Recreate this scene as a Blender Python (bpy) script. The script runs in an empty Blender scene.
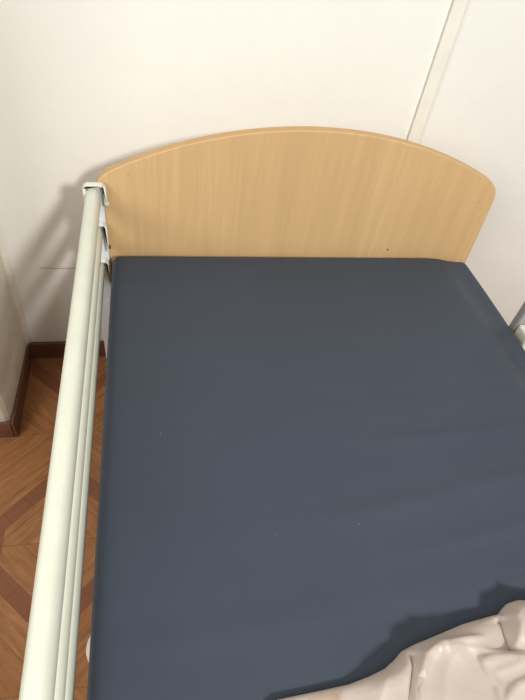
import bpy, bmesh, math, random
from mathutils import Vector, Matrix, noise
random.seed(7)
S = bpy.context.scene
COL = S.collection
S.view_settings.view_transform = 'Standard'
S.view_settings.look = 'None'
S.view_settings.exposure = 0.0

def lin(c):
    return tuple(((v/255)/12.92 if v/255 <= .04045 else ((v/255+.055)/1.055)**2.4) for v in c) + (1.0,)

# ------------------------------------------------------------------ materials
class N:
    """tiny node builder"""
    def __init__(s, name):
        s.m = bpy.data.materials.new(name); s.m.use_nodes = True
        s.t = s.m.node_tree; s.b = s.t.nodes['Principled BSDF']
    def n(s, typ, **kw):
        nd = s.t.nodes.new(typ)
        for k, v in kw.items(): setattr(nd, k, v)
        return nd
    def put(s, sock, v):
        if isinstance(v, bpy.types.NodeSocket): s.t.links.new(v, sock)
        elif v is not None: sock.default_value = v
    def math(s, op, a, b=None, c=None):
        nd = s.n('ShaderNodeMath', operation=op)
        s.put(nd.inputs[0], a); s.put(nd.inputs[1], b); s.put(nd.inputs[2], c)
        return nd.outputs[0]
    def coord(s):
        return s.n('ShaderNodeTexCoord').outputs['Object']
    def mapping(s, vec, scale=(1,1,1), rot=(0,0,0), loc=(0,0,0)):
        nd = s.n('ShaderNodeMapping'); s.put(nd.inputs[0], vec)
        nd.inputs['Scale'].default_value = scale; nd.inputs['Rotation'].default_value = rot
        nd.inputs['Location'].default_value = loc
        return nd.outputs[0]
    def noise(s, vec, scale, detail=3, rough=.5, dist=0):
        nd = s.n('ShaderNodeTexNoise'); s.put(nd.inputs['Vector'], vec)
        nd.inputs['Scale'].default_value = scale; nd.inputs['Detail'].default_value = detail
        nd.inputs['Roughness'].default_value = rough; nd.inputs['Distortion'].default_value = dist
        return nd.outputs[0]
    def mix(s, f, a, b, mode='MIX'):
        nd = s.n('ShaderNodeMix', data_type='RGBA', blend_type=mode)
        s.put(nd.inputs[0], f); s.put(nd.inputs[6], a); s.put(nd.inputs[7], b)
        return nd.outputs[2]
    def ramp(s, f, pts):
        nd = s.n('ShaderNodeValToRGB'); s.put(nd.inputs[0], f)
        e = nd.color_ramp.elements
        e[0].position, e[0].color = pts[0]; e[1].position, e[1].color = pts[1]
        for p, c in pts[2:]:
            x = e.new(p); x.color = c
        return nd.outputs[0]
    def bump(s, h, strength, dist=.01):
        nd = s.n('ShaderNodeBump'); s.put(nd.inputs['Height'], h)
        nd.inputs['Strength'].default_value = strength; nd.inputs['Distance'].default_value = dist
        s.t.links.new(nd.outputs[0], s.b.inputs['Normal'])
    def fin(s, col=None, rough=.5, spec=.5, metal=0):
        s.put(s.b.inputs['Base Color'], col); s.put(s.b.inputs['Roughness'], rough)
        s.b.inputs['Specular IOR Level'].default_value = spec; s.b.inputs['Metallic'].default_value = metal
        return s.m

def simple(name, c, rough=.5, spec=.5, metal=0):
    q = N(name)
    nz = q.noise(q.coord(), 25, 3)
    col = q.mix(nz, lin([v*.96 for v in c]), lin([min(255, v*1.03) for v in c]))
    return q.fin(col, rough, spec, metal)

W0, W1 = lin((229, 227, 220)), lin((236, 234, 227))
q = N('painted_plaster')
co = q.coord()
a = q.noise(co, 3.5, 4); b = q.noise(co, 60, 4, .6)
base = q.mix(a, W0, W1)
sp = q.n('ShaderNodeTexVoronoi'); q.put(sp.inputs['Vector'], co); sp.inputs['Scale'].default_value = 9
dots = q.math('LESS_THAN', sp.outputs['Distance'], .022)
base = q.mix(q.math('MULTIPLY', dots, .5), base, lin((168, 155, 138)))
h = q.math('ADD', q.math('MULTIPLY', q.noise(co, 14, 3), .7), q.math('MULTIPLY', b, .25))
q.bump(h, .22, .012)
M_wall = q.fin(base, .75, .25)

q = N('worn_plaster')                     # the pier is dirty towards its foot
co = q.coord()
sep = q.n('ShaderNodeSeparateXYZ'); q.put(sep.inputs[0], co)
lo = q.math('MULTIPLY', q.math('SUBTRACT', .55, sep.outputs[2]), 1.6)
f = q.math('MULTIPLY', q.math('MAXIMUM', lo, 0), q.noise(co, 11, 4, .6))
nd = q.n('ShaderNodeClamp'); q.put(nd.inputs[0], f)
base = q.mix(nd.outputs[0], lin((234, 229, 217)), lin((176, 154, 120)))
h = q.math('ADD', q.noise(co, 10, 3), q.math('MULTIPLY', q.noise(co, 60, 3), .3))
q.bump(h, .4, .015)
M_pier = q.fin(base, .75, .25)

# tiles printed like parquet: diamonds of planks framed by a redder band
q = N('parquet_print_tile')
co = q.coord(); sep = q.n('ShaderNodeSeparateXYZ'); q.put(sep.inputs[0], co)
x, y = sep.outputs[0], sep.outputs[1]
P = .64
def fold(v, c):   # signed distance to nearest diamond centre
    t = q.math('ADD', q.math('SUBTRACT', v, c), P/2 + P*20)
    return q.math('SUBTRACT', q.math('MODULO', t, P), P/2)
dx, dy = fold(x, -.60), fold(y, -.42)
ax, ay = q.math('ABSOLUTE', dx), q.math('ABSOLUTE', dy)
l1 = q.math('ADD', ax, ay)
d = q.math('MAXIMUM', q.math('MULTIPLY', l1, .76), q.math('MAXIMUM', ax, ay))
def band(v, lo, hi): return q.math('MULTIPLY', q.math('GREATER_THAN', v, lo), q.math('LESS_THAN', v, hi))
inb = band(d, .135, .178)
sgn = q.math('SIGN', q.math('MULTIPLY', dx, dy))
# coordinate across the planks, parallel to the band in every quadrant
u = q.math('ADD', x, q.math('MULTIPLY', y, sgn))
v = q.math('SUBTRACT', x, q.math('MULTIPLY', y, sgn))
inside = q.math('LESS_THAN', d, .135)
across = u
along = v
cmb = q.n('ShaderNodeCombineXYZ'); q.put(cmb.inputs[0], q.math('MULTIPLY', across, 42)); q.put(cmb.inputs[1], q.math('MULTIPLY', along, 5))
g = q.noise(cmb.outputs[0], 1.6, 4, .65, .4)
pl = q.math('FRACT', q.math('MULTIPLY', across, 9.0))
seam = q.math('LESS_THAN', pl, .05)
pid = q.math('FLOOR', q.math('MULTIPLY', across, 9.0))
wn = q.n('ShaderNodeTexWhiteNoise', noise_dimensions='1D'); q.put(wn.inputs['W'], pid)
wood = q.ramp(g, [(.30, lin((142, 92, 54))), (.70, lin((186, 132, 84))), (.5, lin((166, 113, 69)))])
wood = q.mix(q.math('MULTIPLY', wn.outputs[0], .35), wood, lin((158, 98, 52)))
red = q.mix(g, lin((126, 74, 46)), lin((150, 94, 62)))
bl = q.math('FRACT', q.math('MULTIPLY', along, 12)); bseam = q.math('LESS_THAN', bl, .06)
red = q.mix(q.math('MULTIPLY', bseam, .25), red, lin((80, 42, 24)))
c = q.mix(inb, wood, red)
c = q.mix(q.math('MULTIPLY', q.math('MULTIPLY', seam, q.math('SUBTRACT', 1, inb)), .30), c, lin((88, 48, 24)))
T = .32
def grout(v, c0):
    t = q.math('MODULO', q.math('ADD', q.math('SUBTRACT', v, c0), T*50), T)
    return q.math('MAXIMUM', q.math('LESS_THAN', t, .0022), q.math('GREATER_THAN', t, T-.0006))
gr = q.math('MAXIMUM', grout(x, -.60), grout(y, -.42))
c = q.mix(q.math('MULTIPLY', gr, .55), c, lin((112, 82, 58)))
q.bump(q.math('SUBTRACT', 1, gr), .3, .002)
M_floor = q.fin(c, .34, .4)

q = N('brown_skirting_tile')
co = q.coord()
M_skirt = q.fin(q.mix(q.noise(co, 22, 3), lin((96, 62, 47)), lin((122, 82, 62))), .4, .4)
M_grout = simple('pale_grout', (150, 122, 96), .8, .2)

q = N('beech_laminate')
co = q.coord()
g1 = q.noise(q.mapping(co, (55, 55, 2.2), (0, math.radians(-3), 0)), 1.0, 5, .6, .5)
g2 = q.noise(q.mapping(co, (170, 170, 6)), 1.0, 3, .6)
g3 = q.noise(q.mapping(co, (9, 9, .9)), 1.0, 2)
f = q.math('ADD', q.math('ADD', q.math('MULTIPLY', g1, .5), q.math('MULTIPLY', g2, .22)), q.math('MULTIPLY', g3, .28))
c = q.ramp(f, [(.28, lin((192, 157, 112))), (.72, lin((213, 180, 134))), (.5, lin((203, 167, 119)))])
q.bump(g2, .05, .001)
M_beech = q.fin(c, .42, .4)
M_edge = simple('beech_edge_band', (198, 158, 108), .45, .4)

q = N('navy_vinyl')
co = q.coord()
n1 = q.noise(co, 5, 4, .55)
c = q.mix(n1, lin((59, 66, 78)), lin((66, 73, 85)))
c2 = q.n('ShaderNodeTexVoronoi'); q.put(c2.inputs['Vector'], co); c2.inputs['Scale'].default_value = 13
lint = q.math('LESS_THAN', c2.outputs['Distance'], .018)
c = q.mix(q.math('MULTIPLY', lint, .35), c, lin((150, 152, 158)))
# faint scuffs
sc = q.noise(q.mapping(co, (60, 9, 1), (0, 0, .15), (.3, .2, 0)), 1.0, 2)
sep = q.n('ShaderNodeSeparateXYZ'); q.put(sep.inputs[0], co)
rx = band(sep.outputs[0], -.375, -.335); ry = band(sep.outputs[1], -.60, -.47)
scm = q.math('MULTIPLY', q.math('MULTIPLY', rx, ry), q.math('GREATER_THAN', sc, .66))
c = q.mix(q.math('MULTIPLY', scm, .25), c, lin((170, 172, 178)))
soft = q.noise(q.mapping(co, (1.2, 7, 1)), 1.4, 3, .5, .3)
q.bump(q.math('ADD', soft, q.math('MULTIPLY', q.noise(co, 600, 2), .01)), .35, .012)
M_vinyl = q.fin(c, q.math('ADD', .46, q.math('MULTIPLY', n1, .12)), .22)
M_vinyl_edge = simple('navy_vinyl_piping', (40, 45, 56), .5)

q = N('blush_satin')
co = q.coord()
c = q.mix(q.noise(co, 12, 3), lin((180, 165, 155)), lin((190, 176, 166)))
q.bump(q.noise(q.mapping(co, (1, 1, 1), (0, 0, .6)), 26, 3, .5, .8), .25, .006)
M_satin = q.fin(c, .42, .5)
M_satin.node_tree.nodes['Principled BSDF'].inputs['Sheen Weight'].default_value = .2
M_hem = simple('blush_satin_hem', (182, 160, 144), .5)

M_rail = simple('cream_lacquer', (216, 217, 202), .34, .5)
M_clip = simple('cream_plastic', (224, 223, 208), .45, .4)
M_post = simple('pale_grey_lacquer', (208, 212, 214), .4)
M_grey = simple('grey_steel', (164, 162, 162), .4, .5, .2)
M_dark = simple('dark_rubber', (48, 46, 42), .6)
M_tan = simple('tan_plastic', (168, 138, 100), .6)
M_trunk = simple('painted_trunking', (232, 228, 217), .6, .3)
M_white = simple('white_plastic', (225, 214, 204), .5)
M_frame = simple('bed_frame_lacquer', (200, 202, 200), .4)

# ------------------------------------------------------------------ mesh helpers
def obj(name, bm, mat, parent=None, smooth=False, bevel=0, seg=2):
    me = bpy.data.meshes.new(name)
    bmesh.ops.recalc_face_normals(bm, faces=bm.faces)
    bm.to_mesh(me); bm.free()
    o = bpy.data.objects.new(name, me); COL.objects.link(o)
    for m in (mat if isinstance(mat, (list, tuple)) else [mat]): me.materials.append(m)
    if smooth:
        for p in me.polygons: p.use_smooth = True
    if bevel:
        b = o.modifiers.new('b', 'BEVEL'); b.width = bevel; b.segments = seg; b.limit_method = 'ANGLE'
    if parent: o.parent = parent
    return o

def box(bm, x0, x1, y0, y1, z0, z1):
    r = bmesh.ops.create_cube(bm, size=1)
    for v in r['verts']:
        v.co = Vector(((x0+x1)/2+v.co.x*(x1-x0), (y0+y1)/2+v.co.y*(y1-y0), (z0+z1)/2+v.co.z*(z1-z0)))
    return bm

def cyl(bm, c, r, h, axis='Z', seg=24, r2=None):
    m = Matrix.Translation(c)
    if axis == 'X': m = m @ Matrix.Rotation(math.pi/2, 4, 'Y')
    if axis == 'Y': m = m @ Matrix.Rotation(math.pi/2, 4, 'X')
    bmesh.ops.create_cone(bm, cap_ends=True, segments=seg, radius1=r, radius2=r if r2 is None else r2, depth=h, matrix=m)
    return bm

def prism(bm, pts, plane, a, b):
    """extrude a closed 2-D outline; plane 'XZ' along y, 'XY' along z, 'YZ' along x"""
    def P(p, t):
        return {'XZ': (p[0], t, p[1]), 'XY': (p[0], p[1], t), 'YZ': (t, p[0], p[1])}[plane]
    va = [bm.verts.new(P(p, a)) for p in pts]; vb = [bm.verts.new(P(p, b)) for p in pts]
    bm.faces.new(va); bm.faces.new(vb)
    n = len(pts)
    side = []
    for i in range(n):
        side.append(bm.faces.new((va[i], va[(i+1) % n], vb[(i+1) % n], vb[i])))
    return side

def tag(o, label=None, cat=None, kind=None, group=None):
    if label: o['label'] = label
    if cat: o['category'] = cat
    if kind: o['kind'] = kind
    if group: o['group'] = group
    return o

# ------------------------------------------------------------------ setting
WY = .20                                    # plane of the wall behind the bed
bm = bmesh.new(); box(bm, -2.2, 2.8, -4.2, WY+.1, -.06, 0)
tag(obj('floor', bm, M_floor), 'brown parquet-patterned ceramic tile floor with diamond bands', 'floor', 'structure')
bm = bmesh.new(); box(bm, -2.2, 2.8, WY, WY+.1, 0, 2.75)
tag(obj('wall_back', bm, M_wall), 'off-white plaster wall behind the wooden headboard', 'wall', 'structure')
# pier projecting at the left, softly rounded arris
pts = [(-2.1, WY-.001), (-2.1, -.098), (-.780, -.098), (-.766, -.094), (-.757, -.085), (-.753, -.070), (-.7500, WY-.014), (-.7475, WY-.008), (-.742, WY-.0035), (-.735, WY-.001)]
bm = bmesh.new()
prism(bm, pts, 'XY', .0, 2.75)
tag(obj('wall_left', bm, M_pier, smooth=False, bevel=.004), 'scuffed plaster pier jutting out left of the bed', 'wall', 'structure')
# skirting
bm = bmesh.new(); box(bm, -.749, 2.8, WY-.010, WY-.0005, 0, .068)
tag(obj('baseboard_back', bm, M_skirt, bevel=.003), 'dark brown tile skirting along the wall behind the bed', 'baseboard', 'structure')
bm = bmesh.new(); box(bm, -.752, -.744, -.106, WY-.011, 0, .068); box(bm, -2.1, -.7525, -.106, -.0985, 0, .068)
tag(obj('baseboard_left', bm, M_skirt, bevel=.003), 'dark brown tile skirting round the foot of the left pier', 'baseboard', 'structure')
bm = bmesh.new(); box(bm, -.744, 2.8, WY-.0125, WY-.010, 0.0, .002); box(bm, -.744, -.7418, -.1085, WY-.0125, 0, .002); box(bm, -2.1, -.744, -.1085, -.106, 0, .002)
tag(obj('trim_1', bm, M_grout), 'thin pale grout line at the foot of the skirting', 'grout', 'structure')
# plaster crack
bm = bmesh.new()
px = [-.665, -.645, -.625, -.605, -.585, -.56]; pz = [.357, .3575, .356, .3555, .3565, .355]
for i in range(5):
    vs = [bm.verts.new((px[i], WY-.0012, pz[i]-.0009)), bm.verts.new((px[i+1], WY-.0012, pz[i+1]-.0009)),
          bm.verts.new((px[i+1], WY-.0012, pz[i+1]+.0009)), bm.verts.new((px[i], WY-.0012, pz[i]+.0009))]
    bm.faces.new(vs)
tag(obj('trim_2', bm, simple('crack_shade', (150, 138, 122), .8)), 'short dark horizontal crack in the plaster left of the bed', 'crack', 'structure')
# painted-over cable trunking
bm = bmesh.new(); box(bm, .272, .304, WY-.010, WY-.0005, .07, 2.75)
tag(obj('cable_trunking', bm, M_trunk, bevel=.003), 'narrow white vertical cable trunking on the wall above the headboard', 'trunking')

# ------------------------------------------------------------------ the bed
bed = bpy.data.objects.new('hospital_bed', None); COL.objects.link(bed)
bed.location = (0, -1, 0)
tag(bed, 'care bed with arched beech headboard and cream metal side rails', 'bed')
def part(name, bm, mat, parent=bed, **k):
    """build in world coordinates, then hang under the parent"""
    base = Vector((0, 0, 0)); p = parent
    while p is not None: base += p.location; p = p.parent
    for v in bm.verts: v.co -= base
    return obj(name, bm, mat, parent, **k)

# headboard outline: sides splay a touch, arched top, rounded shoulders
def arch(x):
    t = (x-.005)
    return .853 - (0.976 - math.sqrt(max(0, .976**2 - t*t)))
xl, xr = -.475, .466
out = [(-.474, .30), (xl, .70)]
def bez(a, b, c, n=10):
    return [((1-t)**2*a[0]+2*t*(1-t)*b[0]+t*t*c[0], (1-t)**2*a[1]+2*t*(1-t)*b[1]+t*t*c[1]) for t in [i/n for i in range(1, n)]]
sl = (-.440, arch(-.440)); sr = (.425, arch(.425))
out += bez((xl, .70), (xl+.002, arch(xl)+.000), sl) + [sl]
for i in range(1, 44):
    x_ = sl[0] + (sr[0]-sl[0])*i/44; out.append((x_, arch(x_)))
out += [sr] + bez(sr, (xr-.003, arch(xr)+.004), (xr, .70)) + [(xr, .70), (.482, .30)]
HY0, HY1 = .030, .052
bm = bmesh.new(); side = prism(bm, out, 'XZ', HY0, HY1)
for f_ in side: f_.material_index = 1
hb = part('headboard', bm, [M_beech, M_edge], bevel=.003, seg=3)
hb['label'] = 'arched beech laminate headboard'
# small screw head on the headboard
for sx, sz in ((.232, .555), (-.405, .738), (.425, .70)):
    bm = bmesh.new(); cyl(bm, (sx, HY0-.0006, sz), .0022, .0016, 'Y', 12)
    part('screw', bm, M_edge if sx != .232 else simple('screw_brown', (120, 84, 50), .5), hb)

# under-frame and castors
bm = bmesh.new()
box(bm, -.43, -.39, -2.0, .026, .36, .41); box(bm, .39, .43, -2.0, .026, .36, .41)
for yy in (-.02, -.5, -1.0, -1.5, -1.98): box(bm, -.39, .39, yy-.02, yy+.02, .36, .40)
box(bm, -.43, .43, -2.0, .02, .411, .419)
for (a_, b_) in ((.012, .0255), (-1.93, -1.90)): box(bm, -.475, -.431, a_, b_, .365, .405)
box(bm, .431, .499, -.214, -.191, .365, .405)
part('bed_frame', bm, M_frame, bevel=.003)
for (lx, ly) in ((-.42, -.70), (.42, -.70), (-.42, -1.85), (.42, -1.85)):
    bm = bmesh.new(); box(bm, lx-.02, lx+.02, ly-.025, ly+.025, .15, .36)
    lg = part('leg', bm, M_frame, bevel=.004)
    sx = -1 if lx < 0 else 1
    bm = bmesh.new()
    cyl(bm, (lx+sx*.045, ly, .118), .045, .012, 'Z', 32); cyl(bm, (lx+sx*.045, ly, .132), .045, .016, 'Z', 32, .018)
    box(bm, min(lx, lx+sx*.05), max(lx, lx+sx*.05), ly-.012, ly+.012, .125, .151)
    part('castor_cover', bm, M_white, lg, bevel=.002)
    bm = bmesh.new(); cyl(bm, (lx+sx*.035, ly, .055), .055, .028, 'X', 32)
    part('castor_wheel', bm, M_dark, lg, bevel=.006)

# ---- side rail: end plate, three bars lying one above another, U clips
def oval(cx, cz, w, h, n=28, e=2.6):
    r = []
    for i in range(n):
        a = 2*math.pi*i/n; c_, s_ = math.cos(a), math.sin(a)
        r.append((cx + w/2*math.copysign(abs(c_)**(2/e), c_), cz + h/2*math.copysign(abs(s_)**(2/e), s_)))
    return r
def rail(sx, zs, ytop, ylow, x0, plate):
    bm = bmesh.new(); box(bm, *plate)
    post = part('side_rail', bm, M_post, bevel=.003)
    bm = bmesh.new(); box(bm, plate[0], plate[1], ylow-.004, ylow+.001, plate[4], plate[5]); part('end_plate', bm, M_post, post)
    for i, z in enumerate(zs):
        w, h = ((.0305, .042), (.029, .040), (.028, .040))[i]
        x0 = (-.4790, -.4830, -.4870)[i]; xc = (-.4750, -.4770, -.4800)[i]
        bm = bmesh.new(); prism(bm, oval(x0, z, w, h), 'XZ', ytop-.004, ylow)
        o = part('rail_bar', bm, M_rail, post, smooth=True)
        m = o.modifiers.new('e', 'EDGE_SPLIT'); m.split_angle = math.radians(50)
        # U clip over the end of the bar
        wo, ti = ((.0235, .0170), (.0195, .0140), (.0190, .0140))[i]
        top = z + h/2 + .009
        low = z - .008
        rl = (.010, .034, .030)[i]
        pts = [(xc-wo, low), (xc-wo, top-.008), (xc-wo+.008, top), (xc+wo-.008, top), (xc+wo, top-.008), (xc+wo, low-rl),
               (xc+ti, low-rl), (xc+ti, top-.005), (xc-ti, top-.005), (xc-ti, low)]
        bm = bmesh.new(); prism(bm, pts, 'XZ', ytop-.008, ytop+.006)
        part('rail_clip', bm, M_clip, post, bevel=.0018, seg=3)
        bm = bmesh.new(); cyl(bm, (xc+wo+.0015, ytop-.004, low-.7*rl), .0045, .004, 'X', 14)
        part('pivot_pin', bm, M_dark if i else M_post, post)
    return post
rail(-1, (.692, .597, .497), .018, -1.9, -.4860, (-.498, -.4600, .0260, .0290, .17, .716))
# right-hand rail folded down beside the mattress; only its upright shows
bm = bmesh.new(); box(bm, .500, .532, -.215, -.190, .17, .66)
rr = part('side_rail', bm, M_grey, bevel=.006)
rr['label'] = 'grey upright of the lowered right side rail'
for i, z in enumerate((.40, .30)):
    bm = bmesh.new(); prism(bm, oval(.553, z, .032, .048), 'XZ', -.205, -1.9)
    o = part('rail_bar', bm, M_rail, rr, smooth=True)
    o.modifiers.new('e', 'EDGE_SPLIT').split_angle = math.radians(50)
bm = bmesh.new(); box(bm, .502, .575, -.262, -.216, .455, .520); part('rail_clip', bm, M_clip, rr, bevel=.005)
bm = bmesh.new(); cyl(bm, (.535, -.268, .525), .015, .05, 'X', 20, .010); part('release_knob', bm, M_dark, rr, bevel=.002)
bm = bmesh.new(); box(bm, .484, .4995, -.212, -.176, .455, .492); part('guide_block', bm, M_tan, rr, bevel=.003)

# ------------------------------------------------------------------ mattress
def sstep(a, b, t):
    t = max(0, min(1, (t-a)/(b-a))); return t*t*(3-2*t)
X0, X1, Y0, Y1, Z0, Z1 = -.452, .484, -1.95, .008, .4195, .552
def head(y):                                                # 0 at the head end, 1 further down the bed
    t = max(0, min(1, -y/.22)); return t*(2-t)
def top_drop(x, y):
    d = .036*sstep(.360, .452, x)*(.30+.70*head(y))      # right flank slopes away
    d += .003*sstep(-.435, -.452, x)
    # shallow hollows and creases across the cover
    w = noise.noise(Vector((x*1.6, y*4.5, 1.3)))*.0045 + noise.noise(Vector((x*3.1+.6*y, y*9, 4.2)))*.0012
    for (cy, sl_, wd, am, xa) in ((-.545, .10, .014, .0034, .02), (-.655, .07, .016, .0036, -.1), (-.735, .16, .012, .0028, .0),
                                  (-.47, .05, .02, .0012, .15), (-.80, .02, .02, .0016, -.45)):
        yy = cy + sl_*(x) + .01*math.sin(x*9+cy*30)
        env = sstep(xa-.1, xa+.12, x)
        w += am*env*math.exp(-((y-yy)/wd)**2)
    fade = sstep(0, .05, x-X0)*sstep(0, .05, X1-x)*sstep(0, .04, Y1-y)
    return d - w*fade
NX, NY, NZ = 150, 260, 8
def gy(j):      # denser near the head where the photo looks
    t = j/NY
    return Y1 + (Y0-Y1)*(t**1.35)
bm = bmesh.new(); R_ = .017
def rnd(p):
    rr_ = R_
    c_ = Vector((min(max(p.x, X0+rr_), X1-rr_), min(max(p.y, Y0+rr_), Y1-rr_), min(max(p.z, Z0+rr_), Z1-rr_)))
    dd = p - c_
    if dd.length > 1e-7: p = c_ + dd.normalized()*min(rr_, max(abs(dd.x), abs(dd.y), abs(dd.z)))
    return p
def shape(p):
    p2 = rnd(Vector(p)); k = sstep(Z0+.02, Z1-.005, p2.z)
    p2.z -= top_drop(p2.x, p2.y)*k
    if p2.x > .3: p2.x -= .032*(1-head(p2.y))*sstep(.3, .47, p2.x)
    return p2
def gridface(fn, nu, nv):
    vs = [[bm.verts.new(shape(fn(i/nu, j/nv))) for j in range(nv+1)] for i in range(nu+1)]
    for i in range(nu):
        for j in range(nv):
            bm.faces.new((vs[i][j], vs[i+1][j], vs[i+1][j+1], vs[i][j+1]))
lx_ = lambda u_: X0+(X1-X0)*u_
ly_ = lambda v_: gy(v_*NY)
lz_ = lambda w_: Z0+(Z1-Z0)*w_
gridface(lambda a_, b_: (lx_(a_), ly_(b_), Z1), NX, NY)
gridface(lambda a_, b_: (lx_(a_), ly_(b_), Z0), 20, NY)
for X_ in (X0, X1): gridface(lambda a_, b_: (X_, ly_(a_), lz_(b_)), NY, NZ)
for Y_ in (Y0, Y1): gridface(lambda a_, b_: (lx_(a_), Y_, lz_(b_)), NX, NZ)
bmesh.ops.remove_doubles(bm, verts=bm.verts, dist=.0004)
mt = obj('mattress', bm, M_vinyl, smooth=True)
tag(mt, 'bare dark navy vinyl mattress lying on the bed', 'mattress')

# ------------------------------------------------------------------ blanket
# (x, y) of the edge that faces the head of the bed
EDGE = [(-.34, -1.0), (-.30, -.955), (-.25, -.915), (-.222, -.900), (-.169, -.898), (-.127, -.896), (-.099, -.891), (-.075, -.885),
        (-.059, -.877), (-.045, -.868), (-.027, -.863), (-.001, -.858), (.052, -.847), (.088, -.843), (.112, -.841), (.123, -.834), (.132, -.829),
        (.145, -.827), (.20, -.835), (.30, -.815), (.40, -.80), (.70, -.80)]
def edge_y(x):
    if x <= EDGE[0][0]: return EDGE[0][1] - (EDGE[0][0]-x)*.8
    for (a_, b_) in zip(EDGE, EDGE[1:]):
        if x <= b_[0]:
            t = (x-a_[0])/(b_[0]-a_[0]); return a_[1]+(b_[1]-a_[1])*t
    return EDGE[-1][1]
def seg_d(px_, py_, pts):
    best = (9, 0, 0); L = 0; tot = sum((Vector(b_)-Vector(a_)).length for a_, b_ in zip(pts, pts[1:]))
    for a_, b_ in zip(pts, pts[1:]):
        ax_, ay_ = a_; vx, vy = b_[0]-ax_, b_[1]-ay_; l2 = vx*vx+vy*vy; l = math.sqrt(l2)
        t = max(0, min(1, ((px_-ax_)*vx+(py_-ay_)*vy)/l2))
        ddx, ddy = px_-ax_-t*vx, py_-ay_-t*vy; dd = math.hypot(ddx, ddy)
        if dd < best[0]: best = (dd, (L+t*l)/tot, 1 if vx*ddy-vy*ddx > 0 else -1)
        L += l
    return best
# folds: polyline, half-width on the left, half-width on the right, height, taper at start/end
# (left / right are taken looking along the polyline)
FOLDS = [
    ([(.010, -.867), (-.001, -.868), (-.017, -.874), (-.027, -.879), (-.037, -.892), (-.046, -.907), (-.056, -.927), (-.080, -.975)], .0060, .0040, .0120, .10, .3),
    ([(.030, -.874), (.005, -.886), (-.012, -.905), (-.030, -.95)], .02, .016, .0060, .2, .3),
    ([(-.006, -.869), (.013, -.868), (.032, -.868), (.060, -.869), (.076, -.862)], .0045, .009, .0075, .10, .5),
    ([(-.047, -.866), (-.052, -.887), (-.064, -.910), (-.078, -.935)], .005, .014, .0065, .02, .5),
    ([(-.010, -.874), (.020, -.875), (.054, -.883), (.086, -.894)], .006, .014, .0030, .15, .3),
    ([(.118, -.829), (.118, -.845), (.116, -.861), (.104, -.880), (.086, -.894)], .010, .0055, .0110, .02, .4),
    ([(.045, -.892), (.044, -.908), (.048, -.926), (.040, -.955)], .014, .004, .0060, .10, .4),
    ([(.041, -.894), (.063, -.894), (.085, -.896), (.106, -.901), (.14, -.900)], .005, .012, .0060, .08, .3),
    ([(.050, -.912), (.079, -.908), (.106, -.902)], .006, .010, .0030, .2, .3),
    ([(.035, -.960), (.050, -.942), (.063, -.933), (.075, -.928), (.093, -.925), (.14, -.928)], .0045, .014, .0075, .15, .3),
    ([(-.075, -.884), (-.090, -.905), (-.125, -.945)], .008, .010, .0035, .1, .4),
    ([(-.135, -.893), (-.150, -.912), (-.160, -.95)], .006, .010, .0035, .1, .4),
    ([(.148, -.830), (.152, -.860), (.165, -.900)], .012, .008, .010, .05, .4),
    ([(.20, -.85), (.22, -.91), (.21, -1.0)], .015, .02, .018, .2, .3),
    ([(.33, -.83), (.30, -.93), (.33, -1.05)], .015, .02, .018, .2, .3),
    ([(-.02, -.98), (.05, -1.04), (.09, -1.14)], .015, .02, .018, .2, .3),
    ([(-.16, -.99), (-.10, -1.07), (-.12, -1.2)], .015, .02, .015, .2, .3),
    ([(.16, -1.0), (.22, -1.1), (.2, -1.25)], .015, .02, .02, .2, .3),
]
DIPS = [([(.106, -.846), (.099, -.866), (.094, -.893)], .006, .014, .0160, .15, .05),
        ([(-.040, -.872), (-.048, -.890), (-.060, -.912), (-.070, -.93)], .0055, .006, .0110, .12, .4),
        ([(-.040, -.897), (-.0505, -.915), (-.060, -.935)], .0026, .0018, .0070, .15, .2)]
def fold_h(x, y, F):
    pts, wl, wr, hh, ta, tb = F
    dd, t, sd = seg_d(x, y, pts)
    w_ = wl if sd > 0 else wr
    if dd > w_*6: return 0
    prof = math.exp(-(dd/w_)**1.15)
    return hh*prof*sstep(-.02, ta, t)*sstep(-.02, tb, 1-t)
def blanket_z(x, y):
    e = edge_y(x) - y
    h0 = .008 + .019*sstep(-.14, -.06, x) + .006*sstep(.08, .14, x)      # roll height grows to the right
    r_ = .010 + .5*h0
    if e <= 0: zz = 0
    else:
        t = min(1, e/r_); zz = h0*math.sqrt(max(0, 1-(1-t)**2))
    big = noise.noise(Vector((x*9, y*9, 2.7)))*.010*sstep(.0, .07, e) + .016*sstep(.02, .30, e)*sstep(-.3, 0, x)
    for F in FOLDS: zz += fold_h(x, y, F)*sstep(-.001, .016, e)
    for F in DIPS: zz -= fold_h(x, y, F)*sstep(.0, .012, e)
    zz += big + noise.noise(Vector((x*38+y*14, y*26, .4)))*.0012*sstep(0, .03, e)
    return max(zz, 0)
def bed_top(x, y):
    if x <= .45: return .5575 - top_drop(max(x, X0+.01), y)
    return .5575 - top_drop(.45, y) - min(.30, (x-.45)*3.0)
bm = bmesh.new(); GX, GY = 440, 230
def gx(i):           # arc position across the bed; finer in the middle
    t = i/GX
    if t < .08: return -.335 + (t/.08)*.095
    if t < .80: return -.24 + (t-.08)/.72*.42
    return .18 + (t-.80)/.20*.44
rows = []
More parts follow.
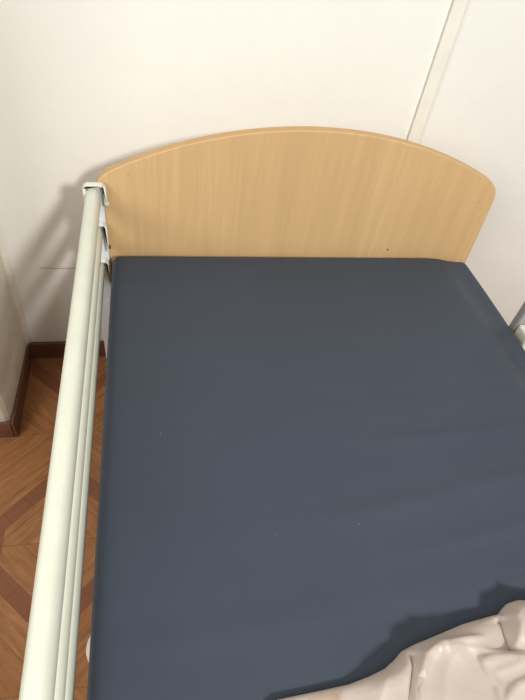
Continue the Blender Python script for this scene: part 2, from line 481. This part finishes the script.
for i in range(GX+1):
    p_ = gx(i); ey = edge_y(p_); col_ = []
    # past the mattress edge the cloth turns over and hangs down
    if p_ <= .486: x_, dz_ = p_, 0
    elif p_ <= .502: a_ = (p_-.486)/.016*math.pi/2; x_, dz_ = .486+.010*math.sin(a_), -.010*(1-math.cos(a_))
    else: x_, dz_ = .496, -.010-(p_-.502)
    for j in range(GY+1):
        t = (j/GY)**1.5
        y_ = ey - t*(.46 + .03*math.sin(p_*11))
        b0 = .5578 - top_drop(max(min(x_, .44), X0+.01), y_)
        bz = blanket_z(p_, y_) if j > 2 else .0006*j
        if p_ <= .486: co_ = (x_, y_, b0 + bz)
        else:
            a_ = min(1, (p_-.486)/.016)*math.pi/2
            co_ = (x_ + bz*.4*math.sin(a_), y_, b0 + dz_ + bz*math.cos(a_))
        col_.append(bm.verts.new(co_))
    rows.append(col_)
for i in range(GX):
    for j in range(GY):
        bm.faces.new((rows[i][j], rows[i+1][j], rows[i+1][j+1], rows[i][j+1]))
for f_ in bm.faces:
    c_ = f_.calc_center_median(); e_ = edge_y(c_.x) - c_.y
    if e_ < .07 and -.186 < c_.x < -.150 + (e_-.004)*.6 and e_ > .0035 + .06*abs(c_.x+.168): f_.material_index = 1
bk = obj('blanket', bm, [M_satin, M_hem], smooth=True)
sm = bk.modifiers.new('s', 'SMOOTH'); sm.iterations = 1; sm.factor = .35
sd = bk.modifiers.new('t', 'SOLIDIFY'); sd.thickness = .0025; sd.offset = 1
tag(bk, 'crumpled blush pink satin coverlet pushed down the dark mattress', 'blanket')

# ------------------------------------------------------------------ light
def area(name, loc, target, size, power, col, sy=None):
    L = bpy.data.lights.new(name, 'AREA'); L.energy = power; L.size = size; L.color = col
    if sy: L.shape = 'RECTANGLE'; L.size_y = sy
    o = bpy.data.objects.new(name, L); COL.objects.link(o); o.location = loc
    o.rotation_euler = (Vector(target)-Vector(loc)).to_track_quat('-Z', 'Y').to_euler()
    return o
area('lamp_rear', (.66, -2.7, 2.4), (0, 0, .6), .30, 78, (1, .995, .955))
area('lamp_mid', (.2, -1.9, 2.75), (0, -.2, .5), .6, 4, (1, .995, .95))
area('lamp_left', (-1.9, -1.7, 2.0), (0, -.3, .5), 1.3, 34, (1, .995, .96))
w = bpy.data.worlds.new('World'); S.world = w; w.use_nodes = True
bg = w.node_tree.nodes['Background']; bg.inputs[0].default_value = (1, .99, .955, 1); bg.inputs[1].default_value = .27

# ------------------------------------------------------------------ camera (solved from the photograph's vanishing points)
cd = bpy.data.cameras.new('camera'); cam = bpy.data.objects.new('camera', cd); COL.objects.link(cam)
cd.sensor_fit = 'HORIZONTAL'; cd.sensor_width = 36; cd.lens = 36*526/525; cd.clip_start = .02
rx_ = Vector((.98035701, -.1525816, .12497592))      # image right, in world axes
dn = Vector((-.02733337, -.73264389, -.6800631))     # image down
fw = Vector((.19532796, .66328862, -.72242314))      # view direction
m = Matrix.Identity(4)
for r in range(3):
    m[r][0] = rx_[r]; m[r][1] = -dn[r]; m[r][2] = -fw[r]
m.translation = Vector((-.355, -1.009, 1.317))
cam.matrix_world = m
S.camera = cam
